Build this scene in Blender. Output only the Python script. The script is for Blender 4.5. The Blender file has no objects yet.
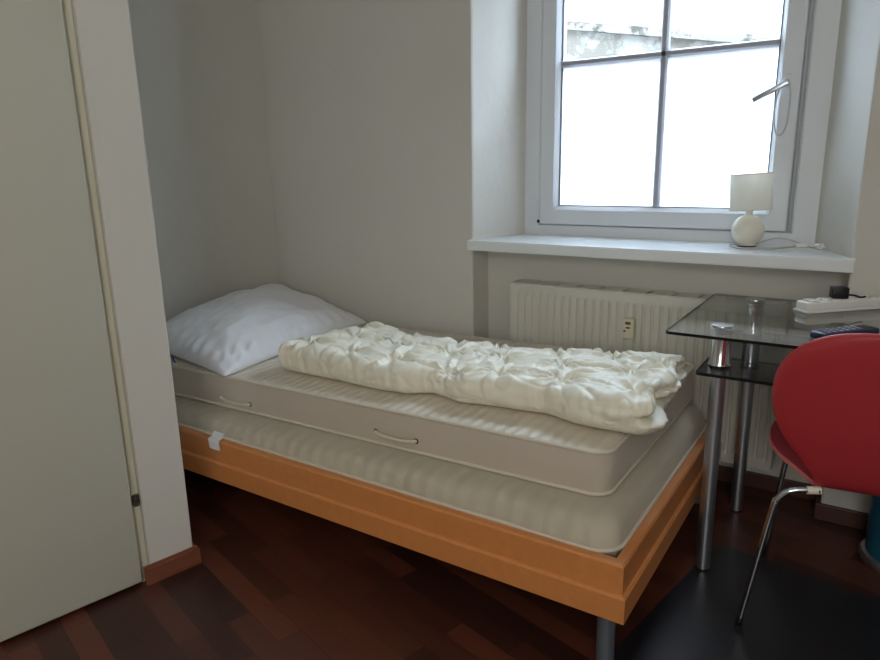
import bpy, bmesh, math, random
import numpy as np
from mathutils import Vector, Matrix, noise as mn
random.seed(7)
C = bpy.context.scene.collection
PI = math.pi

# ------------------------------------------------------------------ materials
def srgb(r, g, b):
    def f(c):
        c /= 255.0
        return c / 12.92 if c <= .04045 else ((c + .055) / 1.055) ** 2.4
    return (f(r), f(g), f(b), 1)

def mat(name, col, rough=.6, metal=0, bump=0, bscale=60, var=0, vscale=6, coat=0, sheen=0, spec=.5, stretch=None):
    m = bpy.data.materials.new(name); m.use_nodes = True
    nt = m.node_tree; b = nt.nodes['Principled BSDF']
    b.inputs['Base Color'].default_value = col
    b.inputs['Roughness'].default_value = rough
    b.inputs['Metallic'].default_value = metal
    b.inputs['Specular IOR Level'].default_value = spec
    b.inputs['Coat Weight'].default_value = coat
    b.inputs['Sheen Weight'].default_value = sheen
    if bump or var:
        tc = nt.nodes.new('ShaderNodeTexCoord'); mp = nt.nodes.new('ShaderNodeMapping')
        nt.links.new(tc.outputs['Object'], mp.inputs['Vector'])
        if stretch: mp.inputs['Scale'].default_value = stretch
    if var:
        n = nt.nodes.new('ShaderNodeTexNoise'); n.inputs['Scale'].default_value = vscale
        n.inputs['Detail'].default_value = 5
        nt.links.new(mp.outputs[0], n.inputs['Vector'])
        mx = nt.nodes.new('ShaderNodeMix'); mx.data_type = 'RGBA'
        mx.inputs['A'].default_value = tuple(c * (1 - var) for c in col[:3]) + (1,)
        mx.inputs['B'].default_value = tuple(min(1, c * (1 + var)) for c in col[:3]) + (1,)
        nt.links.new(n.outputs['Fac'], mx.inputs['Factor'])
        nt.links.new(mx.outputs['Result'], b.inputs['Base Color'])
    if bump:
        n2 = nt.nodes.new('ShaderNodeTexNoise'); n2.inputs['Scale'].default_value = bscale
        n2.inputs['Detail'].default_value = 4
        nt.links.new(mp.outputs[0], n2.inputs['Vector'])
        bp = nt.nodes.new('ShaderNodeBump'); bp.inputs['Strength'].default_value = bump
        bp.inputs['Distance'].default_value = .01
        nt.links.new(n2.outputs['Fac'], bp.inputs['Height'])
        nt.links.new(bp.outputs[0], b.inputs['Normal'])
    return m

M = {}
M['wall'] = mat('wall_paint', srgb(206, 203, 195), .9, bump=.10, bscale=25, var=.03, vscale=3, spec=.2)
M['ceiling'] = mat('ceiling_paint', srgb(225, 225, 220), .9)
M['upvc'] = mat('white_window_plastic', srgb(216, 220, 224), .35)
M['gasket'] = mat('window_gasket', srgb(84, 88, 96), .6)
M['barpl'] = mat('shaded_bar_plastic', srgb(168, 170, 180), .4)  # window plastic darkened, shade on the bars put into the colour
M['sill'] = mat('sill_laminate', srgb(224, 227, 228), .4, bump=.03, bscale=120)
M['door'] = mat('door_paint', srgb(190, 188, 173), .5, var=.02, vscale=2)
M['doorframe'] = mat('cream_door_frame', srgb(206, 203, 182), .5)
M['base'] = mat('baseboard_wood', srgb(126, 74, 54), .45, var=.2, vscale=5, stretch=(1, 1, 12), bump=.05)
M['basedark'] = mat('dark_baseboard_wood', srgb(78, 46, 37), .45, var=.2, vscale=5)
M['beech'] = mat('orange_beech', srgb(204, 132, 74), .38, var=.12, vscale=4, stretch=(1, 1, 9), coat=.15)
M['beechx'] = mat('orange_beech_end', srgb(204, 132, 74), .38, var=.12, vscale=4, stretch=(9, 1, 9), coat=.15)
M['greymetal'] = mat('grey_painted_metal', srgb(120, 126, 134), .4, .6)
M['chrome'] = mat('chrome', srgb(205, 208, 212), .16, 1)
M['satin'] = mat('satin_chrome', srgb(196, 201, 210), .36, 1)
M['black'] = mat('black_plastic', srgb(24, 24, 27), .4)
M['rubber'] = mat('black_rubber', srgb(18, 18, 19), .7)
M['red'] = mat('red_shell', srgb(168, 46, 52), .45, var=.04, vscale=3)
M['redrim'] = mat('lit_shell_edge', srgb(214, 120, 116), .5)  # paler than the shell: light on the rim put into the colour
M['whitepl'] = mat('white_plastic', srgb(226, 226, 222), .4)
M['cord'] = mat('white_cord', srgb(190, 190, 188), .5)
M['radiator'] = mat('radiator_enamel', srgb(204, 201, 190), .4)
M['dark'] = mat('dark_cavity', srgb(24, 23, 22), .9)
M['mattside'] = mat('mattress_side_cloth', srgb(192, 180, 165), .85, bump=.12, bscale=300, var=.08, vscale=7, sheen=.2)
M['piping'] = mat('mattress_piping', srgb(206, 196, 180), .7)
M['lower'] = mat('lower_mattress_cloth', srgb(194, 184, 164), .8, bump=.12, bscale=260, var=.07, vscale=6, sheen=.2)
M['pillow'] = mat('pillow_cotton', srgb(222, 222, 224), .85, bump=.06, bscale=30, sheen=.15)
M['duvet'] = mat('duvet_satin_cotton', srgb(230, 225, 207), .46, bump=.10, bscale=55, var=.03, vscale=8, sheen=.12)
_nt = M['duvet'].node_tree
_tc = _nt.nodes.new('ShaderNodeTexCoord'); _mp = _nt.nodes.new('ShaderNodeMapping'); _mp.inputs['Scale'].default_value = (1, .55, .8); _mp.inputs['Rotation'].default_value = (0, 0, .5)
_no = _nt.nodes.new('ShaderNodeTexNoise'); _no.noise_type = 'RIDGED_MULTIFRACTAL'; _no.inputs['Scale'].default_value = 9; _no.inputs['Detail'].default_value = 3
_bp = _nt.nodes.new('ShaderNodeBump'); _bp.invert = True; _bp.inputs['Strength'].default_value = .85; _bp.inputs['Distance'].default_value = .006
_old = [n for n in _nt.nodes if n.type == 'BUMP' and n != _bp][0]
_nt.links.new(_tc.outputs['Object'], _mp.inputs['Vector']); _nt.links.new(_mp.outputs[0], _no.inputs['Vector'])
_nt.links.new(_no.outputs['Fac'], _bp.inputs['Height']); _nt.links.new(_bp.outputs[0], _old.inputs['Normal'])
M['ceramic'] = mat('cream_ceramic', srgb(226, 221, 205), .3, coat=.3)
M['teal'] = mat('teal_bin', srgb(28, 92, 118), .35)
M['navy'] = mat('navy_plastic', srgb(38, 38, 66), .4)
M['key'] = mat('pale_key', srgb(150, 150, 165), .5)
M['bluetag'] = mat('blue_tag', srgb(40, 84, 160), .7)
M['whitetag'] = mat('white_tag', srgb(226, 226, 228), .7)
M['heatmeter'] = mat('meter_plastic', srgb(212, 204, 178), .5)
M['lcd'] = mat('meter_display', srgb(70, 72, 62), .3)
M['reddot'] = mat('meter_seal', srgb(70, 24, 22), .5)
M['steel'] = mat('hinge_steel', srgb(120, 118, 112), .35, .9)

# quilted top cloth: faint parallel quilting ridges
def quilt(name, col, per, rough=.55):
    m = mat(name, col, rough, sheen=.2)
    nt = m.node_tree; b = nt.nodes['Principled BSDF']
    tc = nt.nodes.new('ShaderNodeTexCoord')
    w = nt.nodes.new('ShaderNodeTexWave'); w.wave_type = 'BANDS'; w.bands_direction = 'X'
    w.inputs['Scale'].default_value = per; w.inputs['Distortion'].default_value = 1.2
    w.inputs['Detail'].default_value = 2
    n = nt.nodes.new('ShaderNodeTexNoise'); n.inputs['Scale'].default_value = 9
    mx = nt.nodes.new('ShaderNodeMix'); mx.data_type = 'RGBA'
    mx.inputs['A'].default_value = tuple(c * .86 for c in col[:3]) + (1,); mx.inputs['B'].default_value = col
    bp = nt.nodes.new('ShaderNodeBump'); bp.inputs['Strength'].default_value = .35; bp.inputs['Distance'].default_value = .01
    nt.links.new(tc.outputs['Object'], w.inputs['Vector']); nt.links.new(tc.outputs['Object'], n.inputs['Vector'])
    nt.links.new(n.outputs['Fac'], mx.inputs['Factor']); nt.links.new(mx.outputs['Result'], b.inputs['Base Color'])
    nt.links.new(w.outputs['Fac'], bp.inputs['Height']); nt.links.new(bp.outputs[0], b.inputs['Normal'])
    return m
M['lower'] = quilt('lower_mattress_cloth', srgb(194, 185, 166), 6, .75)
M['matttop'] = quilt('mattress_top_cloth', srgb(214, 203, 184), 9, .5)

def floor_mat():
    m = mat('merbau_parquet', srgb(70, 34, 24), .42, coat=.05)
    nt = m.node_tree; b = nt.nodes['Principled BSDF']; L = nt.links.new
    tc = nt.nodes.new('ShaderNodeTexCoord'); mp = nt.nodes.new('ShaderNodeMapping')
    mp.inputs['Rotation'].default_value = (0, 0, math.radians(15))
    L(tc.outputs['Object'], mp.inputs['Vector'])
    br = nt.nodes.new('ShaderNodeTexBrick'); br.offset = .37; br.offset_frequency = 2
    br.inputs['Scale'].default_value = 1; br.inputs['Brick Width'].default_value = .43
    br.inputs['Row Height'].default_value = .066; br.inputs['Mortar Size'].default_value = .0007
    br.inputs['Color1'].default_value = srgb(100, 53, 38); br.inputs['Color2'].default_value = srgb(54, 28, 23)
    br.inputs['Mortar'].default_value = srgb(30, 14, 11); br.inputs['Bias'].default_value = 0
    L(mp.outputs[0], br.inputs['Vector'])
    mp2 = nt.nodes.new('ShaderNodeMapping'); mp2.inputs['Rotation'].default_value = (0, 0, math.radians(15))
    mp2.inputs['Scale'].default_value = (2, 28, 1); L(tc.outputs['Object'], mp2.inputs['Vector'])
    n = nt.nodes.new('ShaderNodeTexNoise'); n.inputs['Scale'].default_value = 3; n.inputs['Detail'].default_value = 6
    L(mp2.outputs[0], n.inputs['Vector'])
    mx = nt.nodes.new('ShaderNodeMix'); mx.data_type = 'RGBA'; mx.blend_type = 'MULTIPLY'
    mx.inputs['Factor'].default_value = .55
    cr = nt.nodes.new('ShaderNodeValToRGB'); cr.color_ramp.elements[0].color = (.45, .4, .4, 1)
    cr.color_ramp.elements[1].color = (1.2, 1.15, 1.1, 1)
    L(n.outputs['Fac'], cr.inputs[0]); L(br.outputs['Color'], mx.inputs['A']); L(cr.outputs[0], mx.inputs['B'])
    L(mx.outputs['Result'], b.inputs['Base Color'])
    return m
M['floor'] = floor_mat()

def clear_glass(name, tint, fres_ior=1.45, rough=.0):
    m = bpy.data.materials.new(name); m.use_nodes = True; nt = m.node_tree; nt.nodes.clear(); L = nt.links.new
    o = nt.nodes.new('ShaderNodeOutputMaterial'); t = nt.nodes.new('ShaderNodeBsdfTransparent')
    t.inputs[0].default_value = tint
    g = nt.nodes.new('ShaderNodeBsdfGlossy'); g.inputs['Roughness'].default_value = rough
    lw = nt.nodes.new('ShaderNodeLayerWeight'); lw.inputs['Blend'].default_value = .5
    pw = nt.nodes.new('ShaderNodeMath'); pw.operation = 'POWER'; pw.inputs[1].default_value = 5
    ma = nt.nodes.new('ShaderNodeMath'); ma.operation = 'MULTIPLY_ADD'
    r0 = ((fres_ior - 1) / (fres_ior + 1)) ** 2
    ma.inputs[1].default_value = 1 - r0; ma.inputs[2].default_value = r0
    x = nt.nodes.new('ShaderNodeMixShader')
    L(lw.outputs['Facing'], pw.inputs[0]); L(pw.outputs[0], ma.inputs[0]); L(ma.outputs[0], x.inputs[0]); L(t.outputs[0], x.inputs[1]); L(g.outputs[0], x.inputs[2]); L(x.outputs[0], o.inputs[0])
    return m
M['pane'] = clear_glass('window_glass', (.97, .98, .98, 1), 1.2)
M['deskglass'] = clear_glass('smoky_desk_glass', (.965, .98, .975, 1), 1.55)
M['shelfglass'] = clear_glass('dark_shelf_glass', (.42, .42, .46, 1), 1.5)
M['glassside'] = mat('grey_glass_edge', srgb(78, 86, 84), .25)
M['glassedge'] = mat('dark_glass_edge', srgb(20, 26, 28), .2)

def frosted():
    m = bpy.data.materials.new('frosted_glass'); m.use_nodes = True; nt = m.node_tree; nt.nodes.clear(); L = nt.links.new
    o = nt.nodes.new('ShaderNodeOutputMaterial'); t = nt.nodes.new('ShaderNodeBsdfTranslucent')
    t.inputs[0].default_value = (.97, .98, 1, 1)
    d = nt.nodes.new('ShaderNodeBsdfDiffuse'); d.inputs[0].default_value = (.9, .9, .9, 1)
    x = nt.nodes.new('ShaderNodeMixShader'); x.inputs[0].default_value = .08
    L(t.outputs[0], x.inputs[1]); L(d.outputs[0], x.inputs[2]); L(x.outputs[0], o.inputs[0])
    return m
M['frost'] = frosted()

def shade_mat():
    m = bpy.data.materials.new('lampshade_fabric'); m.use_nodes = True; nt = m.node_tree; nt.nodes.clear(); L = nt.links.new
    o = nt.nodes.new('ShaderNodeOutputMaterial'); t = nt.nodes.new('ShaderNodeBsdfTranslucent')
    t.inputs[0].default_value = srgb(250, 248, 240)
    d = nt.nodes.new('ShaderNodeBsdfDiffuse'); d.inputs[0].default_value = srgb(238, 236, 230)
    x = nt.nodes.new('ShaderNodeMixShader'); x.inputs[0].default_value = .45
    L(t.outputs[0], x.inputs[1]); L(d.outputs[0], x.inputs[2]); L(x.outputs[0], o.inputs[0])
    return m
M['shade'] = shade_mat()

def outdoor_mat(name, c1, c2, scale, thr):
    m = mat(name, c1, .95, spec=.1); nt = m.node_tree; b = nt.nodes['Principled BSDF']; L = nt.links.new
    tc = nt.nodes.new('ShaderNodeTexCoord'); n = nt.nodes.new('ShaderNodeTexNoise')
    n.inputs['Scale'].default_value = scale; n.inputs['Detail'].default_value = 9; n.inputs['Roughness'].default_value = .7
    cr = nt.nodes.new('ShaderNodeValToRGB'); cr.color_ramp.elements[0].position = thr; cr.color_ramp.elements[1].position = thr + .06
    cr.color_ramp.elements[0].color = c2; cr.color_ramp.elements[1].color = c1
    bp = nt.nodes.new('ShaderNodeBump'); bp.inputs['Strength'].default_value = .6; bp.inputs['Distance'].default_value = .03
    L(tc.outputs['Object'], n.inputs['Vector']); L(n.outputs['Fac'], cr.inputs[0]); L(cr.outputs[0], b.inputs['Base Color'])
    L(n.outputs['Fac'], bp.inputs['Height']); L(bp.outputs[0], b.inputs['Normal'])
    return m
M['render'] = outdoor_mat('rough_outdoor_render', srgb(156, 154, 150), srgb(124, 121, 116), 3.4, .40)
M['concrete'] = outdoor_mat('weathered_concrete', srgb(104, 99, 91), srgb(132, 129, 124), 2.6, .44)
M['coping'] = outdoor_mat('coping_mortar', srgb(126, 122, 115), srgb(78, 74, 67), 4.5, .42)

# ------------------------------------------------------------------ mesh helpers
def link(name, me, m, parent=None, smooth=False, autosm=None):
    o = bpy.data.objects.new(name, me); C.objects.link(o)
    for k in (m if isinstance(m, (list, tuple)) else [m]): me.materials.append(k)
    if smooth:
        for p in me.polygons: p.use_smooth = True
    if autosm is not None:
        for p in me.polygons: p.use_smooth = True
        me.set_sharp_from_angle(angle=math.radians(autosm))
    if parent: o.parent = parent
    return o

def frombm(name, bm, m, parent=None, smooth=False, autosm=None):
    bmesh.ops.recalc_face_normals(bm, faces=bm.faces)
    me = bpy.data.meshes.new(name); bm.to_mesh(me); bm.free()
    return link(name, me, m, parent, smooth, autosm)

def empty(name, loc=(0, 0, 0), rz=0):
    o = bpy.data.objects.new(name, None); C.objects.link(o); o.location = loc; o.rotation_euler.z = rz
    o.empty_display_size = .1
    return o

def tag(o, label=None, cat=None, group=None, kind=None):
    if label: o['label'] = label
    if cat: o['category'] = cat
    if group: o['group'] = group
    if kind: o['kind'] = kind
    return o

def prism(bm, poly, z0, z1, T=None):
    T = T or Matrix()
    lo = [bm.verts.new(T @ Vector((x, y, z0))) for x, y in poly]
    hi = [bm.verts.new(T @ Vector((x, y, z1))) for x, y in poly]
    n = len(poly)
    bm.faces.new(lo[::-1]); bm.faces.new(hi)
    for i in range(n): bm.faces.new((lo[i], lo[(i + 1) % n], hi[(i + 1) % n], hi[i]))

def box(bm, x0, x1, y0, y1, z0, z1, bev=0, T=None, seg=2):
    b2 = bmesh.new(); prism(b2, [(x0, y0), (x1, y0), (x1, y1), (x0, y1)], z0, z1)
    if bev: bmesh.ops.bevel(b2, geom=list(b2.edges), offset=bev, segments=seg, affect='EDGES', profile=.5)
    if T: b2.transform(T)
    merge(bm, b2)

def merge(bm, b2):
    me = bpy.data.meshes.new('tmp'); b2.to_mesh(me); b2.free(); bm.from_mesh(me); bpy.data.meshes.remove(me)

def lathe(bm, prof, n=40, T=None, closed=False):
    T = T or Matrix(); rings = []
    for r, z in prof:
        if r < 1e-6: rings.append([bm.verts.new(T @ Vector((0, 0, z)))])
        else: rings.append([bm.verts.new(T @ Vector((r * math.cos(2 * PI * i / n), r * math.sin(2 * PI * i / n), z))) for i in range(n)])
    pairs = list(zip(rings, rings[1:]))
    if closed: pairs.append((rings[-1], rings[0]))
    for a, b in pairs:
        for i in range(n):
            j = (i + 1) % n
            if len(a) == 1 and len(b) == 1: break
            if len(a) == 1: bm.faces.new((a[0], b[i], b[j]))
            elif len(b) == 1: bm.faces.new((a[i], a[j], b[0]))
            else: bm.faces.new((a[i], a[j], b[j], b[i]))

def catmull(pts, k=8, closed=False):
    P = [Vector(p) for p in pts]; n = len(P); out = []
    segs = n if closed else n - 1
    for i in range(segs):
        p1, p2 = P[i], P[(i + 1) % n]
        p0 = P[(i - 1) % n] if (closed or i > 0) else p1 * 2 - p2
        p3 = P[(i + 2) % n] if (closed or i + 2 < n) else p2 * 2 - p1
        for j in range(k):
            t = j / k
            out.append(.5 * ((2 * p1) + (p2 - p0) * t + (2 * p0 - 5 * p1 + 4 * p2 - p3) * t * t + (3 * p1 - p0 - 3 * p2 + p3) * t ** 3))
    if not closed: out.append(P[-1])
    return out

def tube(bm, pts, r, n=10, closed=False, cap=True):
    P = [Vector(p) for p in pts]; N = len(P); rings = []
    rr = r if isinstance(r, (list, tuple)) else [r] * N
    up = None
    for i in range(N):
        if closed: t = (P[(i + 1) % N] - P[i - 1]).normalized()
        else: t = (P[min(i + 1, N - 1)] - P[max(i - 1, 0)]).normalized()
        if up is None:
            up = Vector((0, 0, 1)) if abs(t.z) < .9 else Vector((1, 0, 0))
        up = (up - t * up.dot(t)).normalized(); s = t.cross(up)
        rings.append([bm.verts.new(P[i] + (up * math.cos(2 * PI * k / n) + s * math.sin(2 * PI * k / n)) * rr[i]) for k in range(n)])
    for i in range(N if closed else N - 1):
        a, b = rings[i], rings[(i + 1) % N]
        for k in range(n): bm.faces.new((a[k], a[(k + 1) % n], b[(k + 1) % n], b[k]))
    if cap and not closed:
        bm.faces.new(rings[0][::-1]); bm.faces.new(rings[-1])

def ring_frame(bm, x0, x1, z0, z1, prof, k=(1, 1, 1, 1)):
    loops = []
    for d, y in prof:
        loops.append([bm.verts.new((x, y, z)) for x, z in ((x0 + d * k[0], z0 + d * k[2]), (x1 - d * k[1], z0 + d * k[2]), (x1 - d * k[1], z1 - d * k[3]), (x0 + d * k[0], z1 - d * k[3]))])
    n = len(loops)
    for i in range(n):
        a, b = loops[i], loops[(i + 1) % n]
        for q in range(4): bm.faces.new((a[q], a[(q + 1) % 4], b[(q + 1) % 4], b[q]))

def rrect(x0, x1, y0, y1, r, n=8):
    out = []
    for cx, cy, a0 in ((x1 - r, y1 - r, 0), (x0 + r, y1 - r, PI / 2), (x0 + r, y0 + r, PI), (x1 - r, y0 + r, 3 * PI / 2)):
        for i in range(n + 1):
            a = a0 + PI / 2 * i / n
            out.append((cx + r * math.cos(a), cy + r * math.sin(a)))
    return out

# ------------------------------------------------------------------ room shell
XN1, XN2, XO1, XO2 = 1.1615, 2.5082, 1.2532, 2.3825
YF, YREC, ZS, TS = .2974, .135, .8784, .040
ZTOP, HC, XR, YB = 2.27, 2.6, 3.7, -4.3
bm = bmesh.new(); box(bm, -.2, XR + .1, YB - .1, .5, -.1, 0)
tag(frombm('floor', bm, M['floor']), 'dark red-brown parquet floor under the bed and desk', 'floor', kind='structure')
bm = bmesh.new(); box(bm, -.2, XR + .1, YB - .1, .5, HC, HC + .1)
tag(frombm('ceiling', bm, M['ceiling']), 'plain white ceiling above the room', 'ceiling', kind='structure')

bm = bmesh.new()
e = .006
zb = ZS - TS
prism(bm, [(-.1, 0), (XN1 - e, 0), (XN1 - .002, .002), (XN1, e), (XN1, YREC), (XN1, .5), (-.1, .5)], 0, zb)
prism(bm, [(XN2 + e, 0), (XR, 0), (XR, .5), (XN2, .5), (XN2, e), (XN2 + .002, .002)], 0, zb)
prism(bm, [(XN1, YREC), (XN2, YREC), (XN2, .5), (XN1, .5)], 0, zb)
prism(bm, [(-.1, 0), (XN1 - e, 0), (XN1 - .001, .002), (XN1 + .003, e + .003), (XO1, YF), (XO1, .5), (-.1, .5)], zb, ZTOP)
prism(bm, [(XN2 + e, 0), (XR, 0), (XR, .5), (XO2, .5), (XO2, YF), (XN2 - .003, e + .003), (XN2 + .001, .002)], zb, ZTOP)
prism(bm, [(-.1, 0), (XR, 0), (XR, .5), (-.1, .5)], ZTOP, HC)
prism(bm, [(XO1, .40), (XO2, .40), (XO2, .5), (XO1, .5)], zb, ZS - .002)
tag(frombm('wall_back', bm, M['wall']), 'off-white plaster wall with the deep window niche behind the bed', 'wall', kind='structure')
bm = bmesh.new(); box(bm, -.1, 0, YB, 0, 0, HC)
tag(frombm('wall_alcove', bm, M['wall']), 'off-white wall at the pillow end of the bed', 'wall', kind='structure')
bm = bmesh.new(); box(bm, XR, XR + .1, YB, .5, 0, HC)
tag(frombm('wall_right', bm, M['wall']), 'off-white side wall right of the desk', 'wall', kind='structure')
bm = bmesh.new(); box(bm, -.1, XR, YB - .1, YB, 0, HC)
tag(frombm('wall_front', bm, M['wall']), 'off-white wall opposite the window', 'wall', kind='structure')

# partition with the door, turned 12 degrees to the back wall
P0 = Vector((.9215, -1.287, 0)); ANG = math.radians(12)
TP = Matrix.Translation(P0) @ Matrix.Rotation(-ANG, 4, 'Z')      # local +x out into room, local -y along the wall
DW = .86
bm = bmesh.new()
prism(bm, [(-.004, 0), (0, -.004), (0, -.131), (-.13, -.131), (-1.1, -.131), (-1.1, 0)], 0, HC, TP)
prism(bm, [(0, -.131 - DW - .06), (0, -3.2), (-.13, -3.2), (-.13, -.131 - DW - .06)], 0, HC, TP)
prism(bm, [(0, -.131), (0, -.131 - DW - .06), (-.13, -.131 - DW - .06), (-.13, -.131)], 2.06, HC, TP)
tag(frombm('wall_left', bm, M['wall']), 'narrow white wall pier beside the door, ending at the bed alcove', 'wall', kind='structure')
bm = bmesh.new()
prism(bm, [(.001, -.152), (.014, -.152), (.014, .014), (-.9, .014), (-.9, .001), (.001, .001)], 0, .05, TP)
prism(bm, [(.001, -.152), (.007, -.152), (.007, .007), (-.9, .007), (-.9, .001), (.001, .001)], .05, .058, TP)
tag(frombm('baseboard_left', bm, M['base']), 'reddish wooden baseboard at the foot of the white pier', 'baseboard', kind='structure')
bm = bmesh.new()
box(bm, XN2 - .0145, XR, -.015, -.001, 0, .058, .003)
box(bm, XN1 + .001, XN2 - .001, YREC - .015, YREC - .001, 0, .058, .003)
box(bm, XN2 - .0145, XN2 - .001, -.001, YREC - .001, 0, .058, .003)
box(bm, .001, XN1 + .014, -.015, -.001, 0, .058, .003)
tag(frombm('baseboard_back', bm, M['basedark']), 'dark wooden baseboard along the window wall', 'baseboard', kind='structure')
bm = bmesh.new(); box(bm, .001, .015, -1.26, -.016, 0, .058, .003)
tag(frombm('baseboard_alcove', bm, M['base']), 'wooden baseboard along the wall at the pillow end', 'baseboard', kind='structure')

# door in the partition
dr = empty('door_1'); dr.matrix_world = TP
tag(dr, 'flat white door leaf on the left with a hinge in its cream frame gap', 'door', kind='structure')
bm = bmesh.new()
a = -.131
box(bm, -.12, -.016, a - .026, a - .0005, 0, 2.058, .003)
box(bm, -.12, -.006, a - DW - .058, a - DW - .03, 0, 2.058, .003)
box(bm, -.12, -.006, a - DW - .03, a - .026, 2.03, 2.058, .003)
frombm('door_frame', bm, M['doorframe'], dr)
bm = bmesh.new()
box(bm, -.042, .002, a - DW - .025, a - .027, .012, 2.026, .006, seg=3)
frombm('door_leaf', bm, M['door'], dr, autosm=30)
for zc in (.265, 1.80):
    bm = bmesh.new()
    T = Matrix.Translation((-.008, a - .0135, zc))
    for k in range(2): lathe(bm, [(0, -.017 + k * .018), (.0065, -.017 + k * .018), (.0065, -.001 + k * .018), (0, -.001 + k * .018)], 14, T)
    box(bm, -.0045, -.002, -.010, .010, -.015, .015, T=T)
    frombm('hinge', bm, M['steel'], dr)['label'] = 'small steel hinge'

# ------------------------------------------------------------------ window
win = empty('window_1', (0, 0, 0))
tag(win, 'white four-pane window with frosted lower panes in a deep niche', 'window', kind='structure')
bm = bmesh.new()
prism(bm, [(XN1 - .0045, -.040), (XN2 + .011, -.040), (XN2 + .011, -.0005), (XN2 + .0001, -.0005), (XO2 - .001, YF), (XO2 - .001, .395), (XO1 + .001, .395), (XO1 + .001, YF), (XN1 - .0001, -.0005), (XN1 - .0045, -.0005)], ZS - TS + .0005, ZS)
bmesh.ops.bevel(bm, geom=[ed for ed in bm.edges if all(v.co.y < -.03 for v in ed.verts)], offset=.004, segments=2, affect='EDGES')
frombm('window_sill', bm, M['sill'], win, autosm=35)
bm = bmesh.new()
ring_frame(bm, XO1, XO2, ZS, ZTOP, [(0, YF), (.060, YF), (.066, YF + .006), (.066, YF + .0505), (.110, YF + .0505), (.110, YF + .09), (0, YF + .09)], (1.08, 1.20, .66, .8))
frombm('window_frame', bm, M['upvc'], win)
cx0, cx1, cz0, cz1 = 1.330, 2.288, .926, 2.215
bm = bmesh.new()
ring_frame(bm, cx0, cx1, cz0, cz1, [(0, YF), (0, YF - .010), (.004, YF - .014), (.060, YF - .014), (.064, YF - .010), (.077, YF + .012), (.079, YF + .05), (0, YF + .05)])
cas = frombm('casement', bm, M['upvc'], win, autosm=25)
xm, zm = 1.8175, 1.5685
gx0, gx1, gz0, gz1 = cx0 + .078, cx1 - .078, cz0 + .078, cz1 - .078
bm = bmesh.new()
ring_frame(bm, gx0 - .0015, gx1 + .0015, gz0 - .0015, gz1 + .0015, [(0, YF + .010), (.0035, YF + .010), (.0035, YF + .021), (0, YF + .021)])
frombm('gasket', bm, M['gasket'], cas)
def bar(vertical):
    bm = bmesh.new(); w = .0135
    y0, y1 = YF + .004, YF + .035
    if vertical: poly = [(xm - w, y1), (xm - w, y0 + .008), (xm - w + .006, y0), (xm + w - .006, y0), (xm + w, y0 + .008), (xm + w, y1)]; prism(bm, poly, gz0, gz1)
    else:
        T = Matrix(((0, 0, 1, 0), (1, 0, 0, 0), (0, 1, 0, 0), (0, 0, 0, 1)))
        poly = [(y1, zm - w), (y0 + .008, zm - w), (y0, zm - w + .006), (y0, zm + w - .006), (y0 + .008, zm + w), (y1, zm + w)]
        prism(bm, poly, gx0, gx1, T)
    return frombm('glazing_bar', bm, M['barpl'], cas)
bar(True); bar(False)
for (xa, xb, za, zb2, frost) in ((gx0, xm - .0136, gz0, zm - .0136, 1), (xm + .0136, gx1, gz0, zm - .0136, 1), (gx0, xm - .0136, zm + .0136, gz1, 0), (xm + .0136, gx1, zm + .0136, gz1, 0)):
    bm = bmesh.new(); vs = [bm.verts.new(v) for v in ((xa, YF + .022, za), (xb, YF + .022, za), (xb, YF + .022, zb2), (xa, YF + .022, zb2))]; bm.faces.new(vs)
    o = frombm('pane', bm, M['frost'] if frost else M['pane'], cas)
    o['label'] = 'frosted glass pane' if frost else 'clear glass pane'
# lower left hinge
bm = bmesh.new(); T = Matrix.Translation((cx0 - .006, YF - .012, 0))
lathe(bm, [(0, .945), (.005, .945), (.006, .95), (.006, 1.025), (0, 1.03)], 12, T)
frombm('hinge', bm, M['upvc'], cas, autosm=40)
bm = bmesh.new(); lathe(bm, [(0, .930), (.006, .930), (.006, .943), (0, .943)], 12, T)
frombm('hinge_cap', bm, M['black'], cas)
# handle
hd = empty('handle'); hd.parent = cas
hb = Vector((2.246, YF - .014, 1.425))
bm = bmesh.new(); box(bm, hb.x - .014, hb.x + .014, hb.y - .010, hb.y - .0005, hb.z - .035, hb.z + .035, .004)
T = Matrix.Translation((hb.x, hb.y - .009, hb.z)) @ Matrix.Rotation(PI / 2, 4, 'X')
lathe(bm, [(0, 0), (.010, 0), (.009, .032), (0, .032)], 16, T)
o = frombm('handle', bm, M['upvc'], cas, autosm=40)
bpy.data.objects.remove(hd)
o.name = 'handle'
bm = bmesh.new()
TL = Matrix.Translation((hb.x, hb.y - .046, hb.z)) @ Matrix.Rotation(math.radians(-27), 4, 'Y')
box(bm, -.108, .012, -.007, .007, -.009, .009, .004, TL)
frombm('handle_lever', bm, M['satin'], cas, autosm=40)
# loop of cord over the handle
lp = [(hb.x + .002, hb.y - .020, hb.z + .014), (hb.x - .020, hb.y - .021, hb.z - .02), (hb.x - .030, hb.y - .010, hb.z - .09), (hb.x - .020, hb.y - .006, hb.z - .155), (hb.x - .003, hb.y - .006, hb.z - .165), (hb.x + .012, hb.y - .007, hb.z - .13), (hb.x + .016, hb.y - .016, hb.z - .04), (hb.x + .011, hb.y - .022, hb.z)]
bm = bmesh.new(); tube(bm, catmull(lp, 8, True), .0030, 8, True)
tag(frombm('cord_loop', bm, M['cord'], smooth=True), 'thin white cord loop hanging from the window handle', 'cord')

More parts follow.
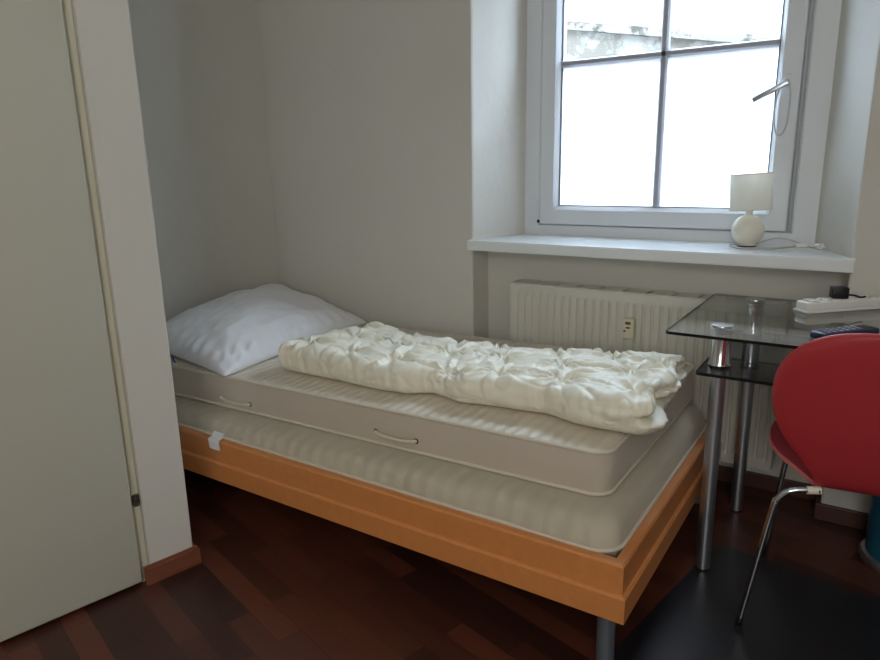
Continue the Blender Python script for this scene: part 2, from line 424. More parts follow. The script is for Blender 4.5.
# ------------------------------------------------------------------ outdoors (seen through the clear panes)
bm = bmesh.new(); box(bm, -2.5, 5.5, 2.0, 2.2, -.5, 3.2)
tag(frombm('outdoor_wall', bm, M['render']), 'sunlit rough white rendered wall outside the window', 'wall', kind='structure')
def slope_z(x): return 1.915 - (x - .97) * .185
bm = bmesh.new()
T = Matrix(((1, 0, 0, 0), (0, 0, 1, 0), (0, 1, 0, 0), (0, 0, 0, 1)))
prism(bm, [(-2.2, -.5), (5.2, -.5), (5.2, slope_z(5.2)), (-2.2, slope_z(-2.2))], 1.50, 1.99, T)
tag(frombm('outdoor_retaining_wall', bm, M['concrete']), 'beige weathered concrete retaining wall outside the upper panes', 'wall', kind='structure')
bm = bmesh.new()
prism(bm, [(-2.2, slope_z(-2.2) + .001), (5.2, slope_z(5.2) + .001), (5.2, slope_z(5.2) + .045), (-2.2, slope_z(-2.2) + .045)], 1.47, 1.99, T)
tag(frombm('outdoor_coping', bm, M['coping']), 'pale mortar coping sloping down along the retaining wall outside', 'coping', kind='structure')
bm = bmesh.new(); box(bm, -2.5, 5.5, .51, 2.0, -.6, -.5)
tag(frombm('outdoor_ground', bm, M['concrete']), 'concrete ground of the light well outside', 'ground', kind='structure')

# ------------------------------------------------------------------ radiator
rad = empty('radiator', (1.337, 0.0, .13))
tag(rad, 'cream ribbed panel radiator under the window sill with a small meter', 'radiator')
RW, RD, RH = 1.012, .112, .580
bm = bmesh.new()
nf = 31; pitch = (RW - .03) / nf
xs = [(0, 0)]
for i in range(nf):
    x = .015 + i * pitch
    xs += [(x, 0), (x + pitch * .52, 0), (x + pitch * .66, 1), (x + pitch * .86, 1)]
xs += [(RW - .015, 0), (RW, 0)]
zs = [(0, 0), (.030, 0), (.036, .3), (.046, 1), (RH - .046, 1), (RH - .036, .3), (RH - .030, 0), (RH - .003, 0), (RH, -.4)]
grid = [[bm.verts.new((x, .0085 * g * f if f >= 0 else .004, z)) for x, g in xs] for z, f in zs]
for r0, r1 in zip(grid, grid[1:]):
    for i in range(len(xs) - 1): bm.faces.new((r0[i], r0[i + 1], r1[i + 1], r1[i]))
frombm('front_panel', bm, M['radiator'], rad, autosm=40)
bm = bmesh.new(); box(bm, .004, RW - .004, RD - .008, RD, .01, RH - .01, .002)
frombm('back_panel', bm, M['radiator'], rad)
for xa in (0, RW - .003):
    bm = bmesh.new(); box(bm, xa, xa + .003, .0005, RD, 0, RH + .003, .001); frombm('side_panel', bm, M['radiator'], rad)
bm = bmesh.new()
ns = 11; sw = (RW - .012) / ns
box(bm, .004, RW - .004, .005, .011, RH - .001, RH + .003)
box(bm, .004, RW - .004, RD - .014, RD - .008, RH - .001, RH + .003)
for i in range(ns): box(bm, .006 + i * sw + .006, .006 + (i + 1) * sw - .006, .010, RD - .013, RH - .001, RH + .002)
frombm('top_grille', bm, M['radiator'], rad)
bm = bmesh.new(); box(bm, .01, RW - .01, .012, RD - .012, .02, RH - .07); frombm('convector_core', bm, M['dark'], rad)
for xa in (.2, RW - .23):
    bm = bmesh.new(); box(bm, xa, xa + .03, RD + .0001, YREC - .0005, .08, RH - .08); frombm('wall_bracket', bm, M['radiator'], rad)
bm = bmesh.new(); box(bm, .479, .519, -.024, -.0005, .414, .490, .004)
hm = frombm('heat_meter', bm, M['heatmeter'], rad, autosm=40); hm['label'] = 'cream heat cost meter with a small display'
bm = bmesh.new(); box(bm, .488, .508, -.0248, -.0235, .468, .4785); frombm('display', bm, M['lcd'], hm)
bm = bmesh.new(); box(bm, .491, .506, -.0248, -.0235, .453, .4595); frombm('marking', bm, M['lcd'], hm)
bm = bmesh.new(); lathe(bm, [(0, 0), (.004, 0), (.004, .0014), (0, .0014)], 12, Matrix.Translation((.4865, -.0237, .443)) @ Matrix.Rotation(PI / 2, 4, 'X')); frombm('button', bm, M['reddot'], hm)

# ------------------------------------------------------------------ bed
BX0, BX1, BY0, BY1, BT, BB = .075, 2.193, -1.082, -.045, .300, .157
bed = empty('bed', (1.13, -.55, 0)); OB = Vector((1.13, -.55, 0))
tag(bed, 'low orange beech bed frame on round grey metal legs', 'bed')
TB = Matrix.Translation(-OB)
# rail section: (outward offset from outer face plane, z)
H = BT - BB
sec = [(-.034, BB), (-.001, BB), (0, BB + .002), (0, BB + .062), (-.0045, BB + .0675), (-.009, BB + .069), (-.009, BT - .006), (-.013, BT), (-.034, BT)]
def rail(name, a, b, outn, m):
    # a->b outer corner points in plan, mitred ends
    bm = bmesh.new(); a = Vector(a); b = Vector(b); d = (b - a).normalized(); outn = Vector(outn); L = []
    for P, s in ((a, 1), (b, -1)):
        L.append([bm.verts.new(TB @ Vector((*(P + outn * o + d * s * (-o)), z))) for o, z in sec])
    n = len(sec)
    for i in range(n): bm.faces.new((L[0][i], L[0][(i + 1) % n], L[1][(i + 1) % n], L[1][i]))
    bm.faces.new(L[0]); bm.faces.new(L[1][::-1])
    return frombm(name, bm, m, bed)
rail('side_rail', (BX0, BY0), (BX1, BY0), (0, -1), M['beechx'])
rail('side_rail', (BX0, BY1), (BX1, BY1), (0, 1), M['beechx'])
rail('foot_rail', (BX1, BY0), (BX1, BY1), (1, 0), M['beech'])
rail('head_rail', (BX0, BY0), (BX0, BY1), (-1, 0), M['beech'])
for (x, y) in ((BX1 - .057, BY0 + .052), (BX1 - .057, BY1 - .052), (BX0 + .06, BY0 + .052), (BX0 + .06, BY1 - .052)):
    bm = bmesh.new(); lathe(bm, [(0, .006), (.022, .006), (.022, BT - .08), (0, BT - .08)], 28, TB @ Matrix.Translation((x, y, 0)))
    lg = frombm('leg', bm, M['greymetal'], bed, autosm=40)
    bm = bmesh.new(); lathe(bm, [(0, 0), (.0215, 0), (.0215, .0062), (0, .0062)], 20, TB @ Matrix.Translation((x, y, 0))); frombm('foot_pad', bm, M['rubber'], lg)
nsl = 14
for i in range(nsl):
    x = BX0 + .08 + i * (BX1 - BX0 - .22) / (nsl - 1)
    bm = bmesh.new(); box(bm, x, x + .065, BY0 + .035, BY1 - .035, .222, .236, .003, TB); frombm('slat', bm, M['beech'], bed)

# mattresses
def tilt(x):
    return -(2.09 - x) * .0165
def mattress(name, x0, x1, y0, y1, z0, z1, rc, re, mside, mtop, label, bulge=0.0, pipes=(True, True), puff=.0, wedge=0, tl=0):
    o = Vector(((x0 + x1) / 2, (y0 + y1) / 2, z0)); root = empty(name, o); tag(root, label, 'mattress')
    base = rrect(x0 - o.x, x1 - o.x, y0 - o.y, y1 - o.y, rc, 10); h = z1 - z0
    # densify straight runs
    P = []
    for i, p in enumerate(base):
        q = base[(i + 1) % len(base)]; dd = math.dist(p, q); k = max(1, int(dd / .04))
        for j in range(k): P.append((p[0] + (q[0] - p[0]) * j / k, p[1] + (q[1] - p[1]) * j / k))
    bm = bmesh.new(); rings = []
    def tz(x, z): return z * (1 + wedge * (x - hx) / h) + tl * (x - hx)
    prof = [(re * (1 - math.cos(t)), re * (1 - math.sin(t))) for t in (0, PI / 6, PI / 3, PI / 2)]   # (inset, dz from edge)
    stack = [(i_, d_) for i_, d_ in prof[::-1]]
    levels = [(i_, dz) for (i_, dz) in [(re, 0), (re * .5, re * .13), (re * .13, re * .5), (0, re)]]
    for k in range(1, 8): levels.append((-(bulge * math.sin(PI * k / 8)), re + (h - 2 * re) * k / 8))
    levels += [(0, h - re), (re * .13, h - re * .5), (re * .5, h - re * .13), (re, h)]
    cx = cy = 0; hx, hy = (x1 - x0) / 2, (y1 - y0) / 2
    for ins, z in levels:
        sx, sy = (hx - ins) / hx, (hy - ins) / hy
        ring = []
        for p in P:
            w = mn.noise(Vector((p[0] * 5, p[1] * 5, z * 12 + 3.1))) * puff
            ring.append(bm.verts.new((p[0] * sx, p[1] * sy + (w if p[1] < 0 else -w), tz(p[0], z))))
        rings.append(ring)
    n = len(P)
    for a_, b_ in zip(rings, rings[1:]):
        for i in range(n): bm.faces.new((a_[i], a_[(i + 1) % n], b_[(i + 1) % n], b_[i]))
    bm.faces.new(rings[0][::-1]); f = bm.faces.new(rings[-1])
    body = frombm('body', bm, [mside, mtop], root, smooth=True)
    for p in body.data.polygons:
        if p.normal.z > .75 or p.normal.z < -.75: p.material_index = 1
        if len(p.vertices) > 8: p.use_smooth = True
    for on, z in zip(pipes, (max(re * .35, .0062), h - re * .35)):
        if not on: continue
        s = re * .15
        bm = bmesh.new(); tube(bm, [(p[0] * (hx - s + .002) / hx, p[1] * (hy - s + .002) / hy, tz(p[0], z)) for p in P], .0055, 8, True)
        frombm('piping', bm, M['piping'], root, smooth=True)
    return root, o
lower, ol = mattress('mattress', BX0 + .04, 2.148, -1.043, -.085, .2365, .372, .06, .045, M['lower'], M['lower'], 'thin plain lower mattress lying inside the wooden bed frame', bulge=.003, pipes=(False, False), puff=.006, wedge=.0165)
bm = bmesh.new(); tube(bm, [(x, y, .302 - ol.z) for x, y in [(p[0], p[1]) for p in rrect(BX0 + .04 - ol.x, 2.155 - ol.x, -1.0465 - ol.y, -.084 - ol.y, .06, 10)]], .0055, 8, True)
frombm('piping', bm, M['piping'], lower, smooth=True)
# white care tag draped over the rail
bm = bmesh.new(); pts = [(-1.046, .318), (-1.052, .312), (-1.058, .3045), (-1.070, .3025), (-1.0745, .301), (-1.0755, .290), (-1.0758, .278), (-1.076, .268)]
rows = [[bm.verts.new((xx - ol.x + .008 * (.318 - z) / .05, y - ol.y - .0006, z - ol.z)) for xx in (.757, .775, .793, .811)] for y, z in pts]
for r0, r1 in zip(rows, rows[1:]):
    for i in range(3): bm.faces.new((r0[i], r0[i + 1], r1[i + 1], r1[i]))
frombm('care_tag', bm, M['whitetag'], lower, smooth=True)['label'] = 'white care tag'

upper, ou = mattress('mattress', .085, 2.090, -.930, -.050, .3728, .494, .05, .012, M['mattside'], M['matttop'], 'thicker beige upper mattress with rope handles, under the duvet and pillow', bulge=.004, puff=.003, tl=.0165)
for xa, xb, zc in ((.668, .815, .387), (1.372, 1.520, .404)):
    yy = -.9345
    pts = [(xa, yy + .004, zc), (xa + .006, yy - .006, zc), (xa + .04, yy - .011, zc - .003), ((xa + xb) / 2, yy - .012, zc - .003), (xb - .04, yy - .011, zc - .003), (xb - .006, yy - .006, zc), (xb, yy + .004, zc)]
    bm = bmesh.new(); tube(bm, catmull([tuple(Vector(p) - ou) for p in pts], 5), .0055, 10)
    h_ = frombm('handle', bm, M['piping'], upper, smooth=True); h_['label'] = 'cord carrying handle'
    for x in (xa, xb):
        bm = bmesh.new(); lathe(bm, [(0, 0), (.0085, 0), (.0085, .003), (0, .003)], 14, Matrix.Translation(Vector((x, yy + .004, zc)) - ou) @ Matrix.Rotation(PI / 2, 4, 'X'))
        frombm('eyelet', bm, M['dark'], h_)

# ------------------------------------------------------------------ pillow
def interp(x, xs_, ys_): return np.interp(x, xs_, ys_)
def make_pillow():
    A, B, Cc, D = (np.array(v) for v in ((.722, -.955, .478), (.655, -.085, .487), (.035, -.05, .602), (.06, -.885, .505)))
    n = 90; u = np.linspace(-1, 1, n); U, V = np.meshgrid(u, u, indexing='ij')     # u: front(-1)->back, v: left(-1)->right
    Ub = U * (1 - .05 * (1 - V ** 2)); Vb = V * (1 - .07 * (1 - U ** 2))
    fu, fv = (Ub + 1) / 2, (Vb + 1) / 2
    base = ((1 - fu) * (1 - fv))[..., None] * D + ((1 - fu) * fv)[..., None] * A + (fu * (1 - fv))[..., None] * Cc + (fu * fv)[..., None] * B
    prof = ((1 - np.abs(U) ** 2.6) * (1 - np.abs(V) ** 2.8)).clip(0) ** .5
    top = base.copy(); bot = base.copy()
    for i in range(n):
        for j in range(n):
            x, y = base[i, j, 0], base[i, j, 1]; p = prof[i, j]
            # ridge that runs towards the wall corner and a broad hollow behind it
            hgt = .106 * p * (1 + .10 * math.exp(-((U[i, j] - .05) / .35) ** 2) - .34 * math.exp(-((U[i, j] - .62) / .25) ** 2 - ((V[i, j] - .15) / .55) ** 2))
            wr = mn.noise(Vector((x * 7, y * 7, 1.3))) * .014 + (abs(mn.noise(Vector((x * 16 + y * 6, y * 9 - x * 4, 4.2)))) - .2) * -.010
            edge = 1 - p
            ang = math.atan2(V[i, j] - 1.0, U[i, j] + 1.0); rr = math.hypot(V[i, j] - 1, U[i, j] + 1)
            wr += math.sin(ang * 17) * .0042 * math.exp(-(rr / .6) ** 2) * min(1, rr * 4)
            g = math.sin(V[i, j] * 34 + 4 * mn.noise(Vector((x * 5, y * 5, 0)))) * .004 * math.exp(-((U[i, j] + .93) / .12) ** 2)
            g += math.sin(U[i, j] * 42 + 4 * mn.noise(Vector((x * 5, y * 5, 7)))) * .005 * math.exp(-((V[i, j] - .9) / .16) ** 2)
            m_ = min(1, p * 2.2)
            top[i, j, 2] += hgt + (wr + g) * m_
            bot[i, j, 2] = max(.4965 + tilt(x), base[i, j, 2] - .05 * p) if p > .02 else base[i, j, 2]
    bm = bmesh.new()
    vt = [[bm.verts.new(top[i, j]) for j in range(n)] for i in range(n)]
    vb = [[vt[i][j] if i in (0, n - 1) or j in (0, n - 1) else bm.verts.new(bot[i, j]) for j in range(n)] for i in range(n)]
    for i in range(n - 1):
        for j in range(n - 1):
            bm.faces.new((vt[i][j], vt[i][j + 1], vt[i + 1][j + 1], vt[i + 1][j]))
            bm.faces.new((vb[i][j], vb[i + 1][j], vb[i + 1][j + 1], vb[i][j + 1]))
    o = Vector((.40, -.48, .497)); bm.transform(Matrix.Translation(-o))
    root = empty('pillow', o); tag(root, 'white pillow with a pointed corner at the head of the bed', 'pillow')
    frombm('cushion', bm, M['pillow'], root, smooth=True)
    bm = bmesh.new(); q = Vector((.415, -.938, .482)) - o
    d1 = Vector((.045, -.012, 0)); d2 = Vector((.006, -.012, .026))
    v = [bm.verts.new(p) for p in (q, q + d1 * .6, q + d1 * .6 + d2, q + d2)]; bm.faces.new(v)
    t_ = frombm('tag', bm, M['bluetag'], root); t_['label'] = 'blue and white sewn tag'
    bm = bmesh.new(); v = [bm.verts.new(p) for p in (q + d1 * .6, q + d1, q + d1 + d2, q + d1 * .6 + d2)]; bm.faces.new(v)
    frombm('tag_border', bm, M['whitetag'], t_)
make_pillow()

# ------------------------------------------------------------------ duvet
def make_duvet():
    nx, ny, nz = 300, 130, 34
    hx, hy, hz, r = .5, .5, .5, 0
    LX, LY, LZ = 1.29, .49, .118
    H3 = np.array([LX / 2, LY / 2, LZ / 2]); R = .052
    pts = []; faces = []; idx = {}
    def vid(i, j, k):
        key = (i, j, k)
        if key not in idx:
            idx[key] = len(pts); pts.append((i / nx * 2 - 1, j / ny * 2 - 1, k / nz * 2 - 1))
        return idx[key]
    for i in range(nx):
        for j in range(ny):
            for k in (0, nz): faces.append((vid(i, j, k), vid(i + 1, j, k), vid(i + 1, j + 1, k), vid(i, j + 1, k)))
    for i in range(nx):
        for k in range(nz):
            for j in (0, ny): faces.append((vid(i, j, k), vid(i + 1, j, k), vid(i + 1, j, k + 1), vid(i, j, k + 1)))
    for j in range(ny):
        for k in range(nz):
            for i in (0, nx): faces.append((vid(i, j, k), vid(i, j + 1, k), vid(i, j + 1, k + 1), vid(i, j, k + 1)))
    P = np.array(pts) * H3
    inner = np.clip(P, -(H3 - R), H3 - R); d = P - inner; ln = np.linalg.norm(d, axis=1, keepdims=True)
    N = np.where(ln > 1e-9, d / np.maximum(ln, 1e-9), 0); Q = inner + N * R
    tx = Q[:, 0] / H3[0]; ty = Q[:, 1] / H3[1]; tz = Q[:, 2] / H3[2]
    # plan mapping
    X = .835 + (tx + 1) / 2 * (LX + .04)
    xf = np.interp(X, [.8, .87, 1.14, 1.30, 1.40, 1.47, 1.59, 1.70, 1.86, 1.95, 2.03, 2.12], [-.80, -.83, -.825, -.83, -.815, -.765, -.80, -.775, -.755, -.785, -.79, -.785])
    xb = np.interp(X, [.8, .95, 1.2, 1.5, 1.9, 2.12], [-.33, -.345, -.395, -.37, -.32, -.27])
    xf = xf - np.interp(X, [.9, 1.5, 2.1], [0, .028, .055])
    fy = (ty + 1) / 2
    Y = xf * (1 - fy) + xb * fy
    X = X + (1 - (tx + 1) / 2) * (fy - .2) * .07 + ((tx + 1) / 2) ** 4 * (fy) * -.035
    zh = np.interp(X, [.8, 1.0, 1.25, 1.45, 1.6, 1.9, 2.1], [.106, .106, .097, .090, .094, .100, .102]) * (1 - .16 * fy)
    Z = .499 + (tz + 1) / 2 * zh
    # displacement
    disp = np.zeros(len(X))
    rnd = random.Random(11); T = []
    for row, yy in enumerate((-.73, -.565, -.40)):
        for c in range(7):
            T.append((.92 + c * .195 + (row % 2) * .095 + rnd.uniform(-.03, .03), yy + rnd.uniform(-.025, .025), rnd.uniform(0, 6)))
    side = (np.abs(N[:, 2]) < .5)
    topw = np.clip(tz, -.2, 1) * .7 + .3
    best = np.full(len(X), 9.)
    for (a, b, ph) in T:
        dx, dy = X - a, (Y - b) * 1.0 - (Z - .6) * .6 * (Y < -.7)
        rr = np.hypot(dx, dy); th = np.arctan2(dy, dx); best = np.minimum(best, rr)
        disp += -.019 * np.exp(-(rr / .022) ** 2) * topw
        k1 = 7 + int(ph) % 3
        disp += .0085 * (1 - 2 * np.abs(np.sin(.5 * (k1 * th + ph + 9 * rr + 1.2 * np.sin(2 * th + ph))))) * np.exp(-((rr - .045) / .05) ** 2) * topw
    disp += -.004 + .013 * np.clip(best / .10, 0, 1) ** .7 * topw
    # crease lines joining neighbouring tufts
    for i, (a, b, _) in enumerate(T):
        for (a2, b2, _) in T[i + 1:]:
            L = math.hypot(a2 - a, b2 - b)
            if L > .235 or rnd.random() < .25: continue
            t = np.clip(((X - a) * (a2 - a) + (Y - b) * (b2 - b)) / L ** 2, 0, 1)
            wob = .012 * np.sin(t * 7 + a * 30)
            nxv, nyv = -(b2 - b) / L, (a2 - a) / L
            dd = np.hypot(X - (a + t * (a2 - a)) - nxv * wob, Y - (b + t * (b2 - b)) - nyv * wob)
            disp += (-.0085 * np.exp(-(dd / .009) ** 2) + .003 * np.exp(-((dd - .02) / .012) ** 2)) * topw
    nz1 = np.array([mn.noise(Vector((x * 6, y * 6, z * 6))) for x, y, z in zip(X, Y, Z)])
    nz2 = np.array([abs(mn.noise(Vector((x * 13 + y * 7, y * 17 - x * 5, z * 14 + 5)))) for x, y, z in zip(X, Y, Z)])
    nz3 = np.array([abs(mn.noise(Vector((x * 34, y * 22 + x * 9, z * 20 + 9)))) for x, y, z in zip(X, Y, Z)])
    def vall(sc, ax, ay, off, wd):
        return np.array([math.exp(-(abs(mn.noise(Vector((x * sc * ax + y * sc * .5, y * sc * ay - x * sc * .4, z * sc * .7 + off)))) / wd) ** 1.5) for x, y, z in zip(X, Y, Z)])
    disp += -.0060 * vall(5.5, 1, .6, 3.3, .07) - .0034 * vall(10, .5, 1.3, 8.1, .08) - .0032 * vall(15, 1.4, .5, 1.7, .09)
    disp += .009 * nz1 - .006 * (nz2 - .2) - .0012 * (nz3 - .2)
    # vertical gathers on the front side
    fr = np.clip((-N[:, 1]), 0, 1) ** 2
    ph = np.array([mn.noise(Vector((x * 5, 2.2, 0))) for x in X])
    disp += fr * .0032 * np.sin(X * 150 + 9 * ph) * np.clip(.5 + ph * 1.5, 0, 1)
    disp *= np.clip((tz + 1.0) / .35, .15, 1)
    # fold groove round the right end and the back
    zc = .499 + zh * (.46 + .10 * np.sin(Y * 14)); ends = np.clip((tx - .90) / .09, 0, 1) * np.clip(N[:, 0] + .1, 0, 1)
    disp -= ends * .045 * np.exp(-((Z - zc) / .010) ** 2)
    zc2 = .499 + zh * .74
    disp -= ends * .018 * np.exp(-((Z - zc2) / .007) ** 2) * np.clip((fy - .25) * 4, 0, 1)
    X = X + ends * np.clip((zc - Z) / .02, 0, 1) * (.030 * np.exp(-((fy - .12) / .16) ** 2) - .004)
    X = X + ends * np.clip((Z - zc) / .02, 0, 1) * (-.012 + .02 * np.sin(Y * 21))
    TLT = -(2.09 - X) * .0165
    V = np.stack([X + N[:, 0] * disp, Y + N[:, 1] * disp, np.maximum(Z + N[:, 2] * disp, .4985) - .0005 + TLT], 1)
    o = np.array((1.47, -.55, .497))
    me = bpy.data.meshes.new('duvet'); me.from_pydata([tuple(v) for v in V - o], [], faces); me.update()
    bm = bmesh.new(); bm.from_mesh(me); bmesh.ops.recalc_face_normals(bm, faces=bm.faces); bm.to_mesh(me); bm.free()
    ob = link('duvet', me, M['duvet'], smooth=True); ob.location = o
    tag(ob, 'crumpled cream quilted duvet folded lengthwise on the upper mattress', 'duvet')
make_duvet()

# ------------------------------------------------------------------ desk
desk = empty('glass_desk', (2.58, -.35, 0)); OD = Vector((2.58, -.35, 0)); TD = Matrix.Translation(-OD)
tag(desk, 'smoked glass desk with chrome tube legs and a lower glass shelf', 'desk')
ZT = .742
def slab(name, x0, x1, y0, y1, z0, z1, m):
    bm = bmesh.new(); prism(bm, rrect(x0, x1, y0, y1, .012, 4), z0, z1, TD)
    o = frombm(name, bm, [m, M['glassedge'], M['glassside']], desk)
    for p in o.data.polygons:
        if abs(p.normal.z) < .5: p.material_index = 1 if p.normal.y < -.5 else 2
    return o
slab('table_top', 2.128, 3.04, -.638, -.032, ZT - .008, ZT, M['deskglass'])
slab('shelf', 2.203, 2.965, -.600, -.050, .622, .630, M['shelfglass'])
for (x, y) in ((2.246, -.505), (2.264, -.088), (2.916, -.505), (2.916, -.088)):
    T = TD @ Matrix.Translation((x, y, 0))
    bm = bmesh.new(); lathe(bm, [(0, .008), (.0205, .008), (.0205, .6205), (0, .6205)], 28, T); lg = frombm('leg', bm, M['satin'], desk, autosm=40)
    bm = bmesh.new(); lathe(bm, [(0, .6315), (.029, .6315), (.030, .634), (.0265, .640), (.0265, ZT - .020), (.030, ZT - .016), (.030, ZT - .0085), (0, ZT - .0085)], 32, T)
    frombm('collar', bm, M['chrome'], lg, autosm=35)
    bm = bmesh.new(); lathe(bm, [(0, .6205), (.0285, .6205), (.029, .614), (.0209, .611), (0, .611)], 32, T); frombm('clamp_ring', bm, M['chrome'], lg, autosm=35)
    bm = bmesh.new(); lathe(bm, [(0, 0), (.020, 0), (.020, .008), (0, .008)], 24, T); frombm('foot', bm, M['rubber'], lg)
    bm = bmesh.new(); lathe(bm, [(0, ZT + .0003), (.030, ZT + .0003), (.029, ZT + .003), (0, ZT + .0035)], 32, T); frombm('cap_disc', bm, M['chrome'], lg, autosm=35)

# power strip
ps = empty('power_strip', (2.425, -.242, ZT + .0008), math.radians(44.7))
tag(ps, 'white power strip lying on the glass desk near the window wall', 'power strip')
bm = bmesh.new(); box(bm, 0, .262, 0, .052, .006, .031, .005, seg=3); 
box(bm, -.004, .262, -.003, .055, 0, .007, .002); frombm('body', bm, M['whitepl'], ps, autosm=35)
for i in range(5):
    bm = bmesh.new(); T = Matrix.Translation((.030 + i * .046, .026, .0312))
    lathe(bm, [(.0185, 0), (.0215, 0), (.0215, .003), (.0185, .003)], 24, T, closed=True)
    so = frombm('socket', bm, M['whitepl'], ps, autosm=35)
    bm = bmesh.new()
    for s in (-1, 1): lathe(bm, [(0, .0002), (.0028, .0002), (.0028, .0008), (0, .0008)], 10, T @ Matrix.Translation((s * .0068, -s * .0068, 0)))
    frombm('socket_hole', bm, M['dark'], so)
bm = bmesh.new(); tube(bm, catmull([(.260, .026, .016), (.30, .02, .012), (.40, -.03, .0045), (.46, -.02, .0045), (.50, .05, .0045)], 8), .0035, 8)
frombm('cord', bm, M['cord'], ps, smooth=True)
# black adapter plugged into the strip
ad = empty('power_adapter', ps.location + Matrix.Rotation(math.radians(44.7), 3, 'Z') @ Vector((.122, .026, .0345)), math.radians(20))
tag(ad, 'small black adapter plugged into the white power strip', 'adapter')
bm = bmesh.new(); box(bm, -.023, .022, -.018, .018, 0, .034, .005, seg=3); frombm('body', bm, M['black'], ad, autosm=35)
bm = bmesh.new(); tube(bm, catmull([(.022, 0, .010), (.04, 0, .009), (.058, .006, .003), (.075, .015, .0035)], 6), .003, 8); frombm('cord', bm, M['black'], ad, smooth=True)

# navy remote
rm = empty('remote_control', (2.530, -.485, ZT), math.radians(52))
tag(rm, 'dark blue remote control with pale keys lying on the desk behind the chair back', 'remote control')
bm = bmesh.new(); box(bm, -.09, .09, -.025, .025, .0005, .020, .007, seg=3); frombm('body', bm, M['navy'], rm, autosm=35)
for i in range(6):
    for j in range(3):
        bm = bmesh.new(); box(bm, -.072 + i * .020, -.062 + i * .020, -.016 + j * .012, -.009 + j * .012, .0202, .0222, .0008); frombm('key', bm, M['key'], rm)
bm = bmesh.new(); box(bm, .050, .080, -.015, .015, .0202, .0215, .001); frombm('display', bm, M['black'], rm)

# ------------------------------------------------------------------ table lamp on the sill
lamp = empty('table_lamp', (2.178, .195, ZS)); 
tag(lamp, 'small cream table lamp with round ceramic base on the window sill', 'lamp')
bm = bmesh.new()
prof = [(0, .004), (.030, .004), (.034, .009)]
for i in range(13):
    t = -1.02 + i * (2.18 / 12); prof.append((.0545 * math.cos(t), .0575 + .0545 * math.sin(t)))
prof += [(.017, .107), (.016, .112), (0, .112)]
lathe(bm, prof, 44); frombm('base', bm, M['ceramic'], lamp, smooth=True)
bm = bmesh.new(); lathe(bm, [(0, 0), (.031, 0), (.031, .0045), (0, .0045)], 30); frombm('foot_ring', bm, M['dark'], lamp, autosm=40)
bm = bmesh.new(); lathe(bm, [(0, .112), (.011, .112), (.011, .150), (.014, .152), (.014, .175), (0, .175)], 20); frombm('socket', bm, M['whitepl'], lamp, autosm=40)
bm = bmesh.new(); lathe(bm, [(0, .175), (.012, .178), (.022, .20), (.020, .222), (0, .235)], 20); frombm('bulb', bm, M['whitepl'], lamp, smooth=True)
TS_ = Matrix.Translation((0, 0, .19)) @ Matrix.Rotation(math.radians(-3.5), 4, 'Y') @ Matrix.Translation((0, 0, -.19))
bm = bmesh.new(); lathe(bm, [(.0685, .128), (.0685, .252), (.0670, .252), (.0670, .128)], 48, TS_, closed=True); sh = frombm('lamp_shade', bm, M['shade'], lamp, autosm=40)
for zz in (.129, .251):
    bm = bmesh.new(); lathe(bm, [(.0668, zz - .0018), (.0692, zz - .0018), (.0692, zz + .0018), (.0668, zz + .0018)], 48, TS_, closed=True); frombm('rim', bm, M['ceramic'], sh, autosm=40)
bm = bmesh.new()
for k in range(3): 
    a = k * 2 * PI / 3; tube(bm, [TS_ @ Vector((.012 * math.cos(a), .012 * math.sin(a), .170)), TS_ @ Vector((.067 * math.cos(a), .067 * math.sin(a), .172))], .0012, 6)
frombm('shade_spider', bm, M['steel'], lamp)
lo = Vector((2.178, .195, ZS)); r_ = .0028
wp = [(2.150, .222, .8825), (2.128, .175, .8815), (2.150, .135, .8815), (2.20, .105, .8815), (2.26, .128, .8815), (2.315, .205, .8815), (2.335, .23, .8825)]
bm = bmesh.new(); tube(bm, catmull([tuple(Vector(p) - lo) for p in wp], 8), r_, 8); frombm('cord', bm, M['cord'], lamp, smooth=True)
bm = bmesh.new(); TT = Matrix.Translation(Vector((2.348, .232, ZS + .0072)) - lo) @ Matrix.Rotation(math.radians(18), 4, 'Z'); box(bm, -.018, .018, -.009, .009, -.007, .007, .004, TT); frombm('cord_switch', bm, M['whitepl'], lamp, autosm=40)
wp = [(2.362, .236, .884), (2.375, .24, .882), (2.385, .225, .8815), (2.392, .21, .884), (2.398, .205, .888)]
bm = bmesh.new(); tube(bm, catmull([tuple(Vector(p) - lo) for p in wp], 6), r_, 8); frombm('cord', bm, M['cord'], lamp, smooth=True)
wp = [(2.385, .225, .8815), (2.36, .25, .884), (2.31, .262, .90), (2.26, .266, .904), (2.22, .268, .890), (2.20, .262, .8815)]
bm = bmesh.new(); tube(bm, catmull([tuple(Vector(p) - lo) for p in wp], 6), r_, 8); frombm('cord', bm, M['cord'], lamp, smooth=True)
bm = bmesh.new(); TT = Matrix.Translation(Vector((2.392, .205, ZS + .0115)) - lo) @ Matrix.Rotation(math.radians(-40), 4, 'Z') @ Matrix.Rotation(PI / 2, 4, 'Y')
lathe(bm, [(0, 0), (.006, .001), (.011, .018), (.011, .026), (0, .026)], 18, TT)
for s in (-1, 1): tube(bm, [TT @ Vector((0, s * .005, .025)), TT @ Vector((0, s * .005, .040))], .0018, 8)
frombm('plug', bm, M['whitepl'], lamp, autosm=40)

# ------------------------------------------------------------------ chair
CH = Vector((2.665, -.52, 0)); ch = empty('chair', (2.636, -.490, 0), math.radians(7))
tag(ch, 'red moulded shell chair on thin chrome legs pushed under the desk', 'chair')
